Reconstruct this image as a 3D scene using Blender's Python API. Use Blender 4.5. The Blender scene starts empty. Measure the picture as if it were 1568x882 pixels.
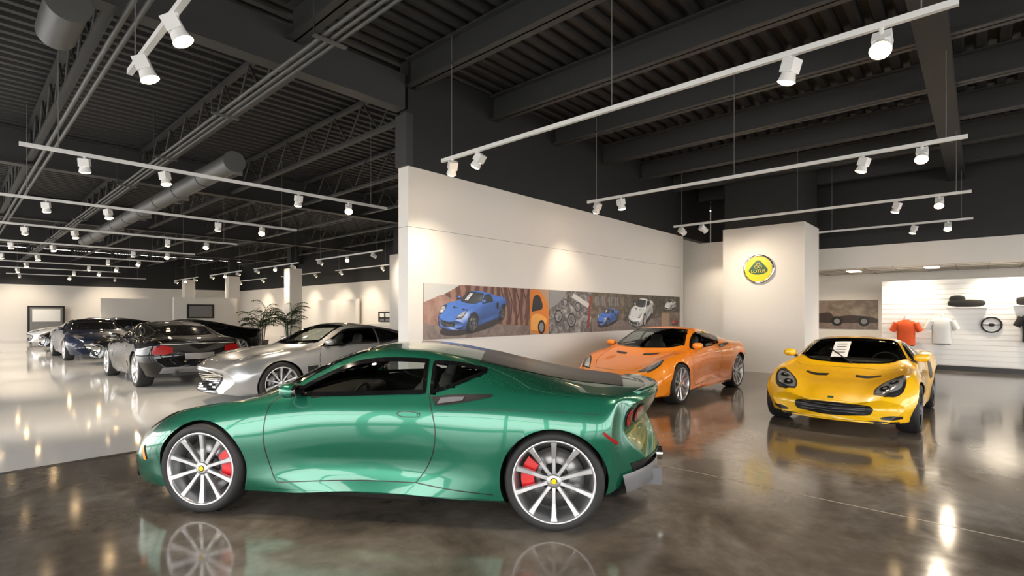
import bpy, bmesh, math, random
from mathutils import Vector, Matrix
from mathutils.bvhtree import BVHTree
random.seed(4)
scene = bpy.context.scene
COL = scene.collection

# ------------------------------------------------------------------ materials
def newmat(name):
    m = bpy.data.materials.new(name); m.use_nodes = True
    nt = m.node_tree; b = nt.nodes.get('Principled BSDF')
    return m, nt, b
def setin(b, k, v):
    if k in b.inputs: b.inputs[k].default_value = v
BASE={}
def pbr(name, col, rough=0.5, metal=0.0, coat=0.0, noise=0.0, scale=8.0, spec=0.5, emit=None, es=0.0):
    m, nt, b = newmat(name)
    BASE[m.name]=col
    c = (col[0], col[1], col[2], 1)
    b.inputs['Base Color'].default_value = c
    b.inputs['Roughness'].default_value = rough
    b.inputs['Metallic'].default_value = metal
    setin(b, 'Coat Weight', coat); setin(b, 'Coat Roughness', 0.02); setin(b, 'Specular IOR Level', spec)
    if emit:
        setin(b, 'Emission Color', (*emit, 1)); setin(b, 'Emission Strength', es)
    if noise > 0:
        tc = nt.nodes.new('ShaderNodeTexCoord'); n = nt.nodes.new('ShaderNodeTexNoise')
        n.inputs['Scale'].default_value = scale; n.inputs['Detail'].default_value = 4
        r = nt.nodes.new('ShaderNodeMixRGB'); r.blend_type = 'MIX'
        r.inputs[1].default_value = tuple(x*(1-noise) for x in col)+(1,)
        r.inputs[2].default_value = tuple(min(1, x*(1+noise)) for x in col)+(1,)
        nt.links.new(tc.outputs['Object'], n.inputs['Vector'])
        nt.links.new(n.outputs['Fac'], r.inputs[0]); nt.links.new(r.outputs[0], b.inputs['Base Color'])
    return m
def carpaint(name, col, flake=None, metal=0.35, rough=0.28, two=True, spec=0.5):
    m, nt, b = newmat(name)
    b.inputs['Metallic'].default_value = metal; b.inputs['Roughness'].default_value = rough
    setin(b, 'Coat Weight', 1.0); setin(b, 'Coat Roughness', 0.015); setin(b, 'Coat IOR', 1.5); setin(b, 'Specular IOR Level', spec)
    lw = nt.nodes.new('ShaderNodeLayerWeight'); lw.inputs['Blend'].default_value = 0.35
    mx = nt.nodes.new('ShaderNodeMixRGB')
    f = flake or tuple(min(1, c*1.3+0.01) for c in col)
    mx.inputs[1].default_value = (*f, 1); mx.inputs[2].default_value = (*col, 1)
    nt.links.new(lw.outputs['Facing'], mx.inputs[0]); nt.links.new(mx.outputs[0], b.inputs['Base Color'])
    if two:
        dk = nt.nodes.new('ShaderNodeBsdfDiffuse'); dk.inputs[0].default_value = (0.03, 0.03, 0.03, 1)
        g = nt.nodes.new('ShaderNodeNewGeometry'); ms = nt.nodes.new('ShaderNodeMixShader')
        nt.links.new(g.outputs['Backfacing'], ms.inputs[0]); nt.links.new(b.outputs[0], ms.inputs[1]); nt.links.new(dk.outputs[0], ms.inputs[2])
        nt.links.new(ms.outputs[0], nt.nodes['Material Output'].inputs[0])
        M[name.replace('paint_','')+'_t'] = carpaint(name+'_trim', col, flake, metal, rough, False, spec)
    return m
def glassmat(name, tint):
    m, nt, b = newmat(name); nt.nodes.remove(b)
    t = nt.nodes.new('ShaderNodeBsdfTransparent'); t.inputs[0].default_value = (*tint, 1)
    g = nt.nodes.new('ShaderNodeBsdfGlossy'); g.inputs['Roughness'].default_value = 0.0
    f = nt.nodes.new('ShaderNodeFresnel'); f.inputs[0].default_value = 1.6
    ms = nt.nodes.new('ShaderNodeMixShader')
    nt.links.new(f.outputs[0], ms.inputs[0]); nt.links.new(t.outputs[0], ms.inputs[1]); nt.links.new(g.outputs[0], ms.inputs[2])
    nt.links.new(ms.outputs[0], nt.nodes['Material Output'].inputs[0])
    BASE[m.name]=(.03,.035,.04)
    return m

M = {}
M['white'] = pbr('wall_paint_white', (0.82, 0.785, 0.735), 0.6, noise=0.02, scale=2)
M['trimwhite'] = pbr('white_enamel', (0.85, 0.85, 0.84), 0.35)
M['dark'] = pbr('charcoal_paint', (0.018, 0.019, 0.020), 0.6, noise=0.15, scale=3)
M['beam'] = pbr('grey_steel_paint', (0.046, 0.047, 0.048), 0.5, noise=0.1, scale=4)
M['deck'] = pbr('deck_paint', (0.028, 0.028, 0.029), 0.55)
M['duct'] = pbr('galvanised_steel', (0.24, 0.24, 0.24), 0.45, metal=0.3, noise=0.1)
M['ductd'] = pbr('painted_duct', (0.10, 0.102, 0.102), 0.45, metal=0.2, noise=0.1)
M['black'] = pbr('black_plastic', (0.012, 0.012, 0.013), 0.4)
M['gloss'] = pbr('black_gloss', (0.006, 0.006, 0.007), 0.05, coat=1)
M['cover'] = pbr('engine_cover_black', (0.010, 0.010, 0.011), 0.28, spec=0.3)
M['rubber'] = pbr('tyre_rubber', (0.018, 0.018, 0.019), 0.65)
M['alloy'] = pbr('alloy_silver', (0.60, 0.60, 0.61), 0.3, metal=0.8)
M['alloydark'] = pbr('alloy_dark', (0.06, 0.06, 0.065), 0.3, metal=0.8)
M['chrome'] = pbr('chrome', (0.8, 0.8, 0.8), 0.08, metal=1)
M['disc'] = pbr('brake_disc', (0.25, 0.25, 0.25), 0.35, metal=0.9)
M['red'] = pbr('caliper_red', (0.75, 0.015, 0.02), 0.3, coat=0.5)
M['lampred'] = pbr('tail_lamp_red', (0.28, 0.006, 0.006), 0.2, spec=0.3)
M['amber'] = pbr('amber_marker', (1.0, 0.28, 0.02), 0.2)
M['lampclear'] = pbr('headlamp_lens', (0.40, 0.41, 0.42), 0.08, metal=0.5, coat=1)
M['leather'] = pbr('leather_dark', (0.045, 0.042, 0.040), 0.5)
M['leathergrey'] = pbr('leather_grey', (0.34, 0.32, 0.29), 0.5)
M['carbon'] = pbr('diffuser_grey', (0.16, 0.16, 0.17), 0.35)
M['glass'] = glassmat('car_glass', (0.72, 0.76, 0.74))
M['green'] = carpaint('paint_green', (0.003, 0.066, 0.038), (0.017, 0.185, 0.112), 0.45, 0.27)
M['orange'] = carpaint('paint_orange', (0.80, 0.18, 0.002), (0.95, 0.29, 0.003), 0.0, 0.45)
M['yellow'] = carpaint('paint_yellow', (0.90, 0.45, 0.002), (0.97, 0.56, 0.003), 0.0, 0.35)
M['silver'] = carpaint('paint_silver', (0.26, 0.265, 0.275), (0.48, 0.49, 0.50), 0.6, 0.3)
M['pblack'] = carpaint('paint_black', (0.002, 0.002, 0.003), (0.004, 0.004, 0.005), 0.0, 0.5, True, 0.05)
M['blue'] = carpaint('paint_blue', (0.005, 0.009, 0.025), (0.008, 0.016, 0.045), 0.0, 0.4, True, 0.2)
M['pwhite'] = carpaint('paint_white', (0.55, 0.55, 0.55), (0.7, 0.7, 0.7), 0.3)
M['leaf'] = pbr('palm_leaf', (0.04, 0.11, 0.025), 0.5, noise=0.3)
M['pot'] = pbr('pot_clay', (0.25, 0.24, 0.22), 0.6)
M['lamp'] = pbr('lamp_lens_warm', (1, 1, 1), 0.4, emit=(1.0, 0.66, 0.32), es=40)
M['panel'] = pbr('recessed_lamp', (1, 1, 1), 0.4, emit=(1.0, 0.85, 0.62), es=6)

def floor_dark():
    m, nt, b = newmat('polished_concrete')
    tc = nt.nodes.new('ShaderNodeTexCoord')
    n1 = nt.nodes.new('ShaderNodeTexNoise'); n1.inputs['Scale'].default_value = 1.1; n1.inputs['Detail'].default_value = 9; n1.inputs['Roughness'].default_value = 0.62
    n1.inputs['Distortion'].default_value = 0.6
    n2 = nt.nodes.new('ShaderNodeTexNoise'); n2.inputs['Scale'].default_value = 9; n2.inputs['Detail'].default_value = 6
    cr = nt.nodes.new('ShaderNodeValToRGB')
    e = cr.color_ramp.elements
    e[0].position = 0.33; e[0].color = (0.082, 0.068, 0.056, 1)
    e[1].position = 0.68; e[1].color = (0.228, 0.206, 0.184, 1)
    k = e.new(0.5); k.color = (0.142, 0.120, 0.100, 1)
    mx = nt.nodes.new('ShaderNodeMixRGB'); mx.blend_type = 'OVERLAY'; mx.inputs[0].default_value = 0.35
    nt.links.new(tc.outputs['Object'], n1.inputs['Vector']); nt.links.new(tc.outputs['Object'], n2.inputs['Vector'])
    nt.links.new(n1.outputs['Fac'], cr.inputs[0]); nt.links.new(cr.outputs[0], mx.inputs[1]); nt.links.new(n2.outputs['Fac'], mx.inputs[2])
    nt.links.new(mx.outputs[0], b.inputs['Base Color'])
    mr = nt.nodes.new('ShaderNodeMapRange'); mr.inputs[3].default_value = 0.055; mr.inputs[4].default_value = 0.17
    nt.links.new(n2.outputs['Fac'], mr.inputs[0]); nt.links.new(mr.outputs[0], b.inputs['Roughness'])
    setin(b, 'Specular IOR Level', 0.65)
    return m
M['floor'] = floor_dark()
M['floorw'] = pbr('white_epoxy', (0.88, 0.875, 0.86), 0.07, noise=0.02, spec=0.6)
M['joint'] = pbr('joint_sealant', (0.33, 0.27, 0.22), 0.4)
M['strip'] = pbr('dark_threshold', (0.03, 0.03, 0.032), 0.25)
M['pave'] = pbr('pavement', (0.5, 0.49, 0.47), 0.8, noise=0.1)

# ------------------------------------------------------------------ mesh builder
class MB:
    def __init__(s): s.v=[]; s.f=[]; s.m=[]; s.sm=[]; s.mats=[]
    def mi(s, mat):
        if isinstance(mat, str): mat = M[mat]
        if mat not in s.mats: s.mats.append(mat)
        return s.mats.index(mat)
    def add(s, vs, fs, mat, smooth=False):
        o = len(s.v); s.v += [tuple(p) for p in vs]; k = s.mi(mat)
        for f in fs:
            s.f.append([i+o for i in f]); s.m.append(k); s.sm.append(smooth)
    def box(s, x0,x1,y0,y1,z0,z1, mat, T=None):
        vs=[Vector((x,y,z)) for x in (x0,x1) for y in (y0,y1) for z in (z0,z1)]
        if T: vs=[T@p for p in vs]
        s.add(vs, [(0,1,3,2),(4,6,7,5),(0,4,5,1),(2,3,7,6),(0,2,6,4),(1,5,7,3)], mat)
    def grid(s, rows, mat, smooth=True, closed=False):
        n=len(rows[0]); vs=[p for r in rows for p in r]; fs=[]
        for i in range(len(rows)-1):
            for j in range(n if closed else n-1):
                j2=(j+1)%n
                fs.append((i*n+j,i*n+j2,(i+1)*n+j2,(i+1)*n+j))
        s.add(vs, fs, mat, smooth)
    def cyl(s, p0, p1, r0, r1=None, n=16, mat='black', cap=True, smooth=True):
        p0=Vector(p0); p1=Vector(p1); r1 = r0 if r1 is None else r1
        d=(p1-p0).normalized(); a=d.orthogonal().normalized(); b=d.cross(a)
        R=[[p+(a*math.cos(2*math.pi*i/n)+b*math.sin(2*math.pi*i/n))*r for i in range(n)] for p,r in((p0,r0),(p1,r1))]
        s.grid(R, mat, smooth, True)
        if cap:
            s.add(R[0],[tuple(reversed(range(n)))],mat); s.add(R[1],[tuple(range(n))],mat)
    def lathe(s, prof, mat, n=48, T=None):   # axis y ; prof (r,y)
        rows=[]
        for r,y in prof:
            row=[Vector((r*math.cos(2*math.pi*i/n), y, r*math.sin(2*math.pi*i/n))) for i in range(n)]
            if T: row=[T@p for p in row]
            rows.append(row)
        s.grid(rows, mat, True, True)
    def tube(s, pts, r, mat, n=8):
        for a,b in zip(pts[:-1],pts[1:]): s.cyl(a,b,r,r,n,mat)
    def sell(s, c, rad, mat, e=0.5, T=None, nu=24, nv=14):
        def sg(x,p): return math.copysign(abs(x)**p, x)
        rows=[]
        for i in range(nv+1):
            ph=-math.pi/2+math.pi*i/nv; row=[]
            for j in range(nu):
                th=2*math.pi*j/nu
                p=Vector((rad[0]*sg(math.cos(ph),e)*sg(math.cos(th),e), rad[1]*sg(math.cos(ph),e)*sg(math.sin(th),e), rad[2]*sg(math.sin(ph),e)))
                if T: p=T@p
                row.append(p+Vector(c))
            rows.append(row)
        s.grid(rows, mat, True, True)
    def poly(s, pts, mat): s.add(pts,[tuple(range(len(pts)))],mat)
    def build(s, name, parent=None, loc=(0,0,0), rot=(0,0,0)):
        me=bpy.data.meshes.new(name); me.from_pydata(s.v,[],s.f)
        for m in s.mats: me.materials.append(m)
        me.polygons.foreach_set('material_index', s.m); me.polygons.foreach_set('use_smooth', s.sm)
        me.update(); o=bpy.data.objects.new(name, me); COL.objects.link(o)
        o.location=loc; o.rotation_euler=rot
        if parent: o.parent=parent
        return o
def empty(name, loc=(0,0,0), rz=0):
    o=bpy.data.objects.new(name,None); COL.objects.link(o); o.location=loc; o.rotation_euler=(0,0,rz); o.empty_display_size=0.2
    return o

# ------------------------------------------------------------------ curve helpers
def hermite(xs, ys, x):
    n=len(xs)
    if x<=xs[0]: return ys[0]
    if x>=xs[-1]: return ys[-1]
    i=max(k for k in range(n-1) if xs[k]<=x)
    def tan(k):
        if k==0: return (ys[1]-ys[0])/(xs[1]-xs[0])
        if k==n-1: return (ys[-1]-ys[-2])/(xs[-1]-xs[-2])
        a=(ys[k]-ys[k-1])/(xs[k]-xs[k-1]); b=(ys[k+1]-ys[k])/(xs[k+1]-xs[k])
        return 0.5*(a+b)
    h=xs[i+1]-xs[i]; t=(x-xs[i])/h
    return ((2*t**3-3*t*t+1)*ys[i]+(t**3-2*t*t+t)*h*tan(i)+(-2*t**3+3*t*t)*ys[i+1]+(t**3-t*t)*h*tan(i+1))
def resample(pts, n, smooth=True):
    P=[Vector(p) for p in pts]
    if len(P)==2 or not smooth:
        L=[0]
        for a,b in zip(P[:-1],P[1:]): L.append(L[-1]+(b-a).length)
        out=[]
        for i in range(n):
            d=L[-1]*i/(n-1); k=0
            while k<len(P)-2 and L[k+1]<d: k+=1
            t=(d-L[k])/max(1e-9,L[k+1]-L[k]); out.append(P[k].lerp(P[k+1],min(1,max(0,t))))
        return out
    Q=[P[0]*2-P[1]]+P+[P[-1]*2-P[-2]]; dense=[]
    for i in range(1,len(Q)-2):
        for j in range(12):
            t=j/12; a,b,c,d=Q[i-1],Q[i],Q[i+1],Q[i+2]
            dense.append(0.5*((2*b)+(c-a)*t+(2*a-5*b+4*c-d)*t*t+(3*b-a-3*c+d)*t**3))
    dense.append(P[-1])
    return resample(dense,n,False)
def inpoly(x,y,P):
    c=False; j=len(P)-1
    for i in range(len(P)):
        if (P[i][1]>y)!=(P[j][1]>y) and x<(P[j][0]-P[i][0])*(y-P[i][1])/(P[j][1]-P[i][1])+P[i][0]: c=not c
        j=i
    return c

# ------------------------------------------------------------------ car body
EVORA=[ # x, zb, ws, wm, zm, wb, zs, wr, zr, zt
(-2.08,.42,.55,.74,.66,.66,.83,.40,.870,.880),
(-1.95,.31,.66,.84,.66,.76,.87,.45,.900,.910),
(-1.75,.24,.76,.90,.66,.81,.885,.48,.92,.94),
(-1.4,.18,.82,.93,.64,.84,.895,.50,.955,.98),
(-1.0,.16,.86,.925,.63,.845,.895,.53,1.03,1.065),
(-.6,.16,.87,.89,.60,.82,.875,.54,1.11,1.16),
(-.2,.16,.86,.86,.58,.80,.855,.55,1.16,1.218),
(.15,.16,.855,.855,.57,.795,.845,.545,1.15,1.205),
(.5,.16,.85,.855,.56,.79,.83,.535,1.05,1.105),
(.8,.16,.84,.87,.55,.785,.815,.52,.915,.97),
(1.05,.155,.83,.885,.55,.775,.80,.49,.805,.835),
(1.3,.15,.83,.89,.54,.755,.775,.45,.735,.745),
(1.6,.15,.82,.875,.50,.71,.71,.42,.665,.67),
(1.9,.15,.76,.82,.43,.64,.60,.38,.575,.58),
(2.10,.15,.69,.76,.38,.57,.505,.34,.485,.49),
(2.19,.16,.62,.69,.34,.50,.43,.30,.415,.42)]
ELISE=[
(-1.87,.35,.50,.68,.60,.60,.78,.38,.81,.82),
(-1.7,.25,.62,.78,.60,.70,.83,.42,.855,.865),
(-1.4,.18,.72,.86,.58,.78,.86,.45,.885,.90),
(-1.15,.15,.80,.875,.57,.79,.86,.46,.915,.94),
(-.8,.13,.79,.85,.52,.765,.84,.47,.985,1.015),
(-.4,.13,.78,.80,.46,.75,.81,.49,1.055,1.095),
(-.05,.13,.78,.79,.44,.75,.80,.50,1.07,1.115),
(.2,.13,.77,.79,.44,.75,.79,.49,1.02,1.07),
(.5,.13,.77,.81,.46,.745,.775,.48,.85,.905),
(.75,.13,.77,.84,.49,.745,.755,.42,.73,.75),
(1.15,.13,.78,.87,.50,.74,.725,.36,.625,.625),
(1.45,.14,.76,.855,.47,.69,.665,.33,.56,.56),
(1.7,.15,.68,.80,.40,.60,.55,.30,.475,.48),
(1.85,.16,.58,.72,.35,.51,.435,.27,.40,.405)]
GT=[
(-2.32,.40,.60,.76,.62,.68,.88,.45,.91,.92),
(-2.15,.28,.70,.85,.62,.76,.92,.50,.96,.97),
(-1.8,.20,.80,.92,.60,.81,.92,.50,.985,1.0),
(-1.37,.17,.84,.945,.59,.83,.915,.52,1.05,1.08),
(-.9,.16,.85,.92,.56,.82,.90,.54,1.15,1.19),
(-.4,.16,.85,.89,.54,.815,.89,.56,1.22,1.27),
(0,.16,.85,.885,.54,.81,.88,.56,1.225,1.285),
(.35,.16,.85,.885,.54,.81,.875,.55,1.155,1.21),
(.7,.16,.85,.89,.54,.805,.865,.53,1.0,1.055),
(.95,.16,.85,.90,.54,.80,.855,.50,.90,.93),
(1.37,.17,.84,.92,.54,.78,.83,.46,.84,.86),
(1.8,.18,.80,.89,.50,.72,.76,.42,.775,.79),
(2.1,.19,.70,.82,.46,.64,.68,.38,.695,.705),
(2.27,.22,.58,.73,.42,.54,.59,.34,.61,.615)]

def make_body(tab, cf, cr, axles, wellmat, paint, N=170, H=34, waist=.03):
    xs=[r[0] for r in tab]; cols=[[r[k] for r in tab] for k in range(1,10)]
    x0,x1=xs[0],xs[-1]
    rings=[]
    for i in range(N+1):
        x=x0+(x1-x0)*i/N
        zb,ws,wm,zm,wb,zs,wr,zr,zt=[hermite(xs,c,x) for c in cols]
        gh=max(0,min(1,(zt-zs)/0.3))
        wz=max(0,1-((x-.05)/.95)**2)**1.5*waist
        ctrl=[(0,zb),(ws*.6,zb),(ws*.96,zb+.004),(ws+.012,zb+.05),(ws*.45+wm*.55-wz,zb+(zm-zb)*.5),(wm-wz*.2,zm),(wm*.55+wb*.45+.012,zm+(zs-zm)*.62),
              (wb,zs),(wb*.5+wr*.5+.02*gh+.02*(1-gh),zs*.5+zr*.5+.012*gh),(wr,zr),(wr*.62,zt-(zt-zr)*.36),(wr*.3,zt-(zt-zr)*.07),(0,zt)]
        half=resample([(a,b,0) for a,b in ctrl],H)
        half=[(max(0,p[0]),p[1]) for p in half]; half[0]=(0,half[0][1]); half[-1]=(0,half[-1][1])
        full=half+[(-a,b) for a,b in reversed(half[1:-1])]
        tf=max(0,min(1,(x-(x1-.75))/.75)); tf=tf*tf
        tr=max(0,min(1,((x0+.6)-x)/.6)); tr=tr*tr
        rings.append([Vector((x-cf*tf*(abs(a)/.9)**2.2+cr*tr*(abs(a)/.9)**2.2,a,b)) for a,b in full])
    n=len(rings[0])
    def cap(ring,sgn,dome):
        c=sum(ring,Vector())/n; out=[]
        for sc in (.985,.95,.88,.75,.55,.3,.02):
            r=[]
            for p in ring:
                q=c+(p-c)*sc
                q.x=(p.x*sc+c.x*(1-sc))+sgn*dome*(1-sc**3)
                r.append(q)
            out.append(r)
        return out
    rows=list(reversed(cap(rings[0],-1,.04)))+rings+cap(rings[-1],1,.05)
    me=bpy.data.meshes.new('body')
    vs=[p for r in rows for p in r]; fs=[]
    for i in range(len(rows)-1):
        for j in range(n):
            j2=(j+1)%n; fs.append((i*n+j,i*n+j2,(i+1)*n+j2,(i+1)*n+j))
    fs.append(tuple(reversed(range(n)))); L=(len(rows)-1)*n; fs.append(tuple(L+k for k in range(n)))
    me.from_pydata(vs,[],fs); me.materials.append(paint); me.materials.append(wellmat)
    bm=bmesh.new(); bm.from_mesh(me); bmesh.ops.recalc_face_normals(bm,faces=bm.faces); bm.to_mesh(me); bm.free()
    body=bpy.data.objects.new('body',me); COL.objects.link(body)
    cb=MB()
    for (ax,R,yin) in axles:
        for sg in (1,-1):
            n2=64
            y0,y1=sg*yin,sg*1.3
            A=[Vector((ax+R*math.cos(2*math.pi*k/n2),y0,R_z(R)+R*math.sin(2*math.pi*k/n2))) for k in range(n2)]
            B=[Vector((p.x,y1,p.z)) for p in A]
            cb.grid([A,B],wellmat,True,True); cb.add(A,[tuple(range(n2))],wellmat); cb.add(B,[tuple(reversed(range(n2)))],wellmat)
    cut=cb.build('cutter'); cm=cut.data
    bm=bmesh.new(); bm.from_mesh(cm); bmesh.ops.remove_doubles(bm,verts=bm.verts,dist=1e-5); bmesh.ops.recalc_face_normals(bm,faces=bm.faces); bm.to_mesh(cm); bm.free()
    cm.materials.clear(); cm.materials.append(paint); cm.materials.append(wellmat)
    for p in cm.polygons: p.material_index=1
    md=body.modifiers.new('b','BOOLEAN'); md.operation='DIFFERENCE'; md.object=cut; md.solver='EXACT'
    dg=bpy.context.evaluated_depsgraph_get(); dg.update()
    ev=body.evaluated_get(dg); nm=bpy.data.meshes.new_from_object(ev)
    body.modifiers.clear(); body.data=nm; bpy.data.objects.remove(cut)
    for p in nm.polygons: p.use_smooth=True
    try: nm.set_sharp_from_angle(angle=math.radians(38))
    except Exception as e: print('sharp',e)
    return body
WR={}
def R_z(R): return WR['z'][R]

class Car:
    def __init__(s, name, tab, paint, fx, rx, Rf, Rr, yo, cf=.35, cr=.2, loc=(0,0), yaw=0, N=170, H=34, archgap=.026, waist=.03):
        s.root=empty(name,(loc[0],loc[1],0),yaw)
        s.fx,s.rx,s.Rf,s.Rr,s.yo=fx,rx,Rf,Rr,yo
        WR['z']={Rf+archgap:Rf, Rr+archgap+.0001:Rr}
        s.body=make_body(tab,cf,cr,[(fx,Rf+archgap,yo-.34),(rx,Rr+archgap+.0001,yo-.36)],M['black'],M[paint],N,H,waist)
        s.body.parent=s.root
        me=s.body.data
        s.bvh=BVHTree.FromPolygons([v.co.copy() for v in me.vertices],[tuple(p.vertices) for p in me.polygons])
        s.mb=MB()
        s.holes=[]
    def proj(s,ax,a,b,off):
        if ax=='L': o,d=Vector((a,3,b)),Vector((0,-1,0))
        elif ax=='R': o,d=Vector((a,-3,b)),Vector((0,1,0))
        elif ax=='T': o,d=Vector((a,b,3)),Vector((0,0,-1))
        elif ax=='F': o,d=Vector((4,a,b)),Vector((-1,0,0))
        else: o,d=Vector((-4,a,b)),Vector((1,0,0))
        h,n,i,dist=s.bvh.ray_cast(o,d)
        if h is None or (ax in'LR' and abs(h.y)<.3):
            q=Vector((a,0.7 if ax=='L' else -0.7,b)) if ax in 'LR' else (Vector((a,b,.8)) if ax=='T' else Vector((2 if ax=='F' else -2,a,b)))
            h,n,i,dist=s.bvh.find_nearest(q)
        if n.dot(d)>0: n=-n
        return h+n*off
    def patch(s,ax,A,B,mat,off=.003,n=24,m=10,smooth=True,mirror=True,smA=True):
        A=resample([(p[0],p[1],0) for p in A],n,smA); B=resample([(p[0],p[1],0) for p in B],n,smA)
        axes=[(ax,1)]
        if mirror: axes.append(('R',1) if ax=='L' else (ax,-1))
        for x,sg in axes:
            rows=[]
            for j in range(m+1):
                t=j/m; row=[]
                for k in range(n):
                    p=A[k].lerp(B[k],t)
                    if x in 'LR': row.append(s.proj(x,p.x,p.y,off))
                    elif x=='T': row.append(s.proj(x,p.x,p.y*sg,off))
                    else: row.append(s.proj(x,p.x*sg,p.y,off))
                rows.append(row)
            s.mb.grid(rows,mat,smooth)
    def ribbon(s,ax,pts,w,mat,off=.004,n=30,smooth=True,mirror=True,closed=False):
        P=resample([(p[0],p[1],0) for p in (pts+[pts[0]] if closed else pts)],n,smooth)
        A=[];B=[]
        for i,p in enumerate(P):
            a=P[max(0,i-1)]; b=P[min(len(P)-1,i+1)]
            if closed and i in(0,len(P)-1): a=P[-2]; b=P[1]
            d=(b-a); d=d.normalized() if d.length>0 else Vector((1,0,0)); nn=Vector((-d.y,d.x,0))*w*.5
            A.append(p+nn); B.append(p-nn)
        axes=[(ax,1)]
        if mirror: axes.append(('R',1) if ax=='L' else (ax,-1))
        for x,sg in axes:
            rows=[]
            for row0 in (A,B):
                row=[]
                for p in row0:
                    if x in 'LR': row.append(s.proj(x,p.x,p.y,off))
                    elif x=='T': row.append(s.proj(x,p.x,p.y*sg,off))
                    else: row.append(s.proj(x,p.x*sg,p.y,off))
                rows.append(row)
            s.mb.grid(rows,mat,True)
    def window(s,ax,A,B,hole=True,mirror=True,border=.03,n=30,m=12):
        s.patch(ax,A,B,'glass' if hole else 'gloss',.003,n,m,mirror=mirror)
        RA=resample([(p[0],p[1],0) for p in A],n); RB=resample([(p[0],p[1],0) for p in B],n)
        loop=[(p.x,p.y) for p in RA]+[(p.x,p.y) for p in reversed(RB)]
        s.ribbon(ax,loop,border,'gloss' if border>.02 else 'black',.005,n=90,smooth=False,mirror=mirror,closed=True)
        if hole: s.holes.append((ax,loop))
    def cut(s):
        if not s.holes: return
        bm=bmesh.new(); bm.from_mesh(s.body.data); dele=[]
        for f in bm.faces:
            c=f.calc_center_median()
            if f.material_index==1: continue
            for ax,P in s.holes:
                if ax=='L' and abs(c.y)>.4 and c.z>.75 and inpoly(c.x,c.z,P): dele.append(f); break
                if ax=='T' and c.z>.6 and f.normal.z>0 and inpoly(c.x,c.y,P): dele.append(f); break
        bmesh.ops.delete(bm,geom=dele,context='FACES'); bm.to_mesh(s.body.data); bm.free()
    def wheel(s,R,rim,mat,spokes,width,cal,name):
        w=MB()
        h=width/2
        w.lathe([(rim-.004,-h*.9),(rim+.01,-h),(R-.022,-h*1.04),(R-.008,-h*.9),(R,-h*.7),(R,h*.7),(R-.008,h*.9),(R-.022,h*1.03),(rim+.012,h),(rim,h*.93)],'rubber',64)
        for k in range(-2,3): w.lathe([(R+.0005,k*h*.27-.003),(R+.0005,k*h*.27+.003)],'black',48)
        w.lathe([(rim+.004,h*.97),(rim-.002,h*1.0),(rim-.012,h*.95),(rim-.016,h*.75),(rim-.03,h*.3),(rim-.035,-h*.9)],mat,64)
        w.lathe([(rim-.02,-h*.3),(.02,-h*.35),(0.001,-h*.35)],'black',40)
        w.lathe([(rim*.74,-.002),(rim*.74,.016),(rim*.36,.018)],'disc',40); w.lathe([(rim*.36,.018),(rim*.34,.03),(.001,.03)],'black',32)
        a0=cal
        ring=[]; ra,rb,ya,yb=rim*.50,rim*.82,.02,.05
        for k in range(9):
            a=a0-0.55+1.1*k/8; c,d=math.cos(a),math.sin(a)
            ring.append([(ra*c,ya,ra*d),(ra*c,yb,ra*d),(rb*c,yb,rb*d),(rb*c,ya,rb*d)])
        cm='red' if s.redcal else 'disc'
        w.grid(ring,cm,False,True); w.poly(ring[0],cm); w.poly(ring[-1],cm)
        yo=h*.90; yi=h*.76
        for k in range(spokes):
            a=2*math.pi*k/spokes+math.pi/2
            T=Matrix.Rotation(-a,4,'Y')
            rows=[]
            for (r,ww,y,th) in ((.03,.016,yi,.04),(.07,.013,yi+.003,.035),(rim*.55,.014,yi+.006,.03),(rim*.85,.018,yo,.028),(rim-.006,.024,yo+.004,.03)):
                rows.append([T@Vector((r,y-th,-ww)),T@Vector((r,y-.006,-ww)),T@Vector((r,y,-ww*.7)),T@Vector((r,y,ww*.7)),T@Vector((r,y-.006,ww)),T@Vector((r,y-th,ww))])
            w.grid(rows,mat,False,True)
        w.lathe([(.048,yi-.05),(.048,yi+.002),(.040,yi+.010),(.024,yi+.010)],mat,32); w.lathe([(.018,yi+.011),(.001,yi+.013)],'logoy' if s.redcal else 'chrome',20)
        return w
    def wheels(s,mat='alloy',spokes=10,rimf=.235,rimr=.245,redcal=False):
        s.redcal=redcal
        i=1
        for x,R,rim,wd in ((s.fx,s.Rf,rimf,.23),(s.rx,s.Rr,rimr,.26)):
            for side in (1,-1):
                # calipers sit on the cabin side of each axle
                inward=(math.pi-.15) if x>0 else .15
                if side<0: inward=math.pi-inward
                w=s.wheel(R,rim,mat,spokes,wd,inward,'w')
                w.build('wheel_%d'%i,s.root,(x,side*(s.yo-wd/2),R),(0,0,0 if side>0 else math.pi)); i+=1
    def seats(s,xs,mat='leather',dash=.62,zr=1.0):
        b=s.mb
        T=Matrix.Rotation(math.radians(-22),4,'Y')
        for y in (.36,-.36):
            b.sell((xs+.22,y,.34),(.28,.23,.10),mat,.6)
            b.sell((xs-.12,y,.62),(.09,.23,.33),mat,.6,T)
            b.sell((xs-.25,y,zr-.10),(.055,.12,.10),mat,.6,T)
        b.sell((dash,0,.70),(.20,.70,.13),'leather',.5)
        b.box(-.6+xs,dash+.2,-.7,.7,.20,.23,'leather')
        b.box(xs-.45,xs-.40,-.68,.68,.22,.82,'leather')
        b.sell((xs+.2,0,.38),(.5,.08,.12),'leather',.5)
        n=24; c=Vector((dash-.28,.36,.74)); Tt=Matrix.Rotation(math.radians(-22),4,'Y')
        pts=[c+Tt@Vector((0,.17*math.cos(2*math.pi*k/n),.17*math.sin(2*math.pi*k/n))) for k in range(n+1)]
        b.tube(pts,.013,'leather'); b.cyl(c,c+Vector((.2,0,-.06)),.04,.04,12,'leather'); b.cyl(pts[0],pts[12],.012,.012,8,'leather')
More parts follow.
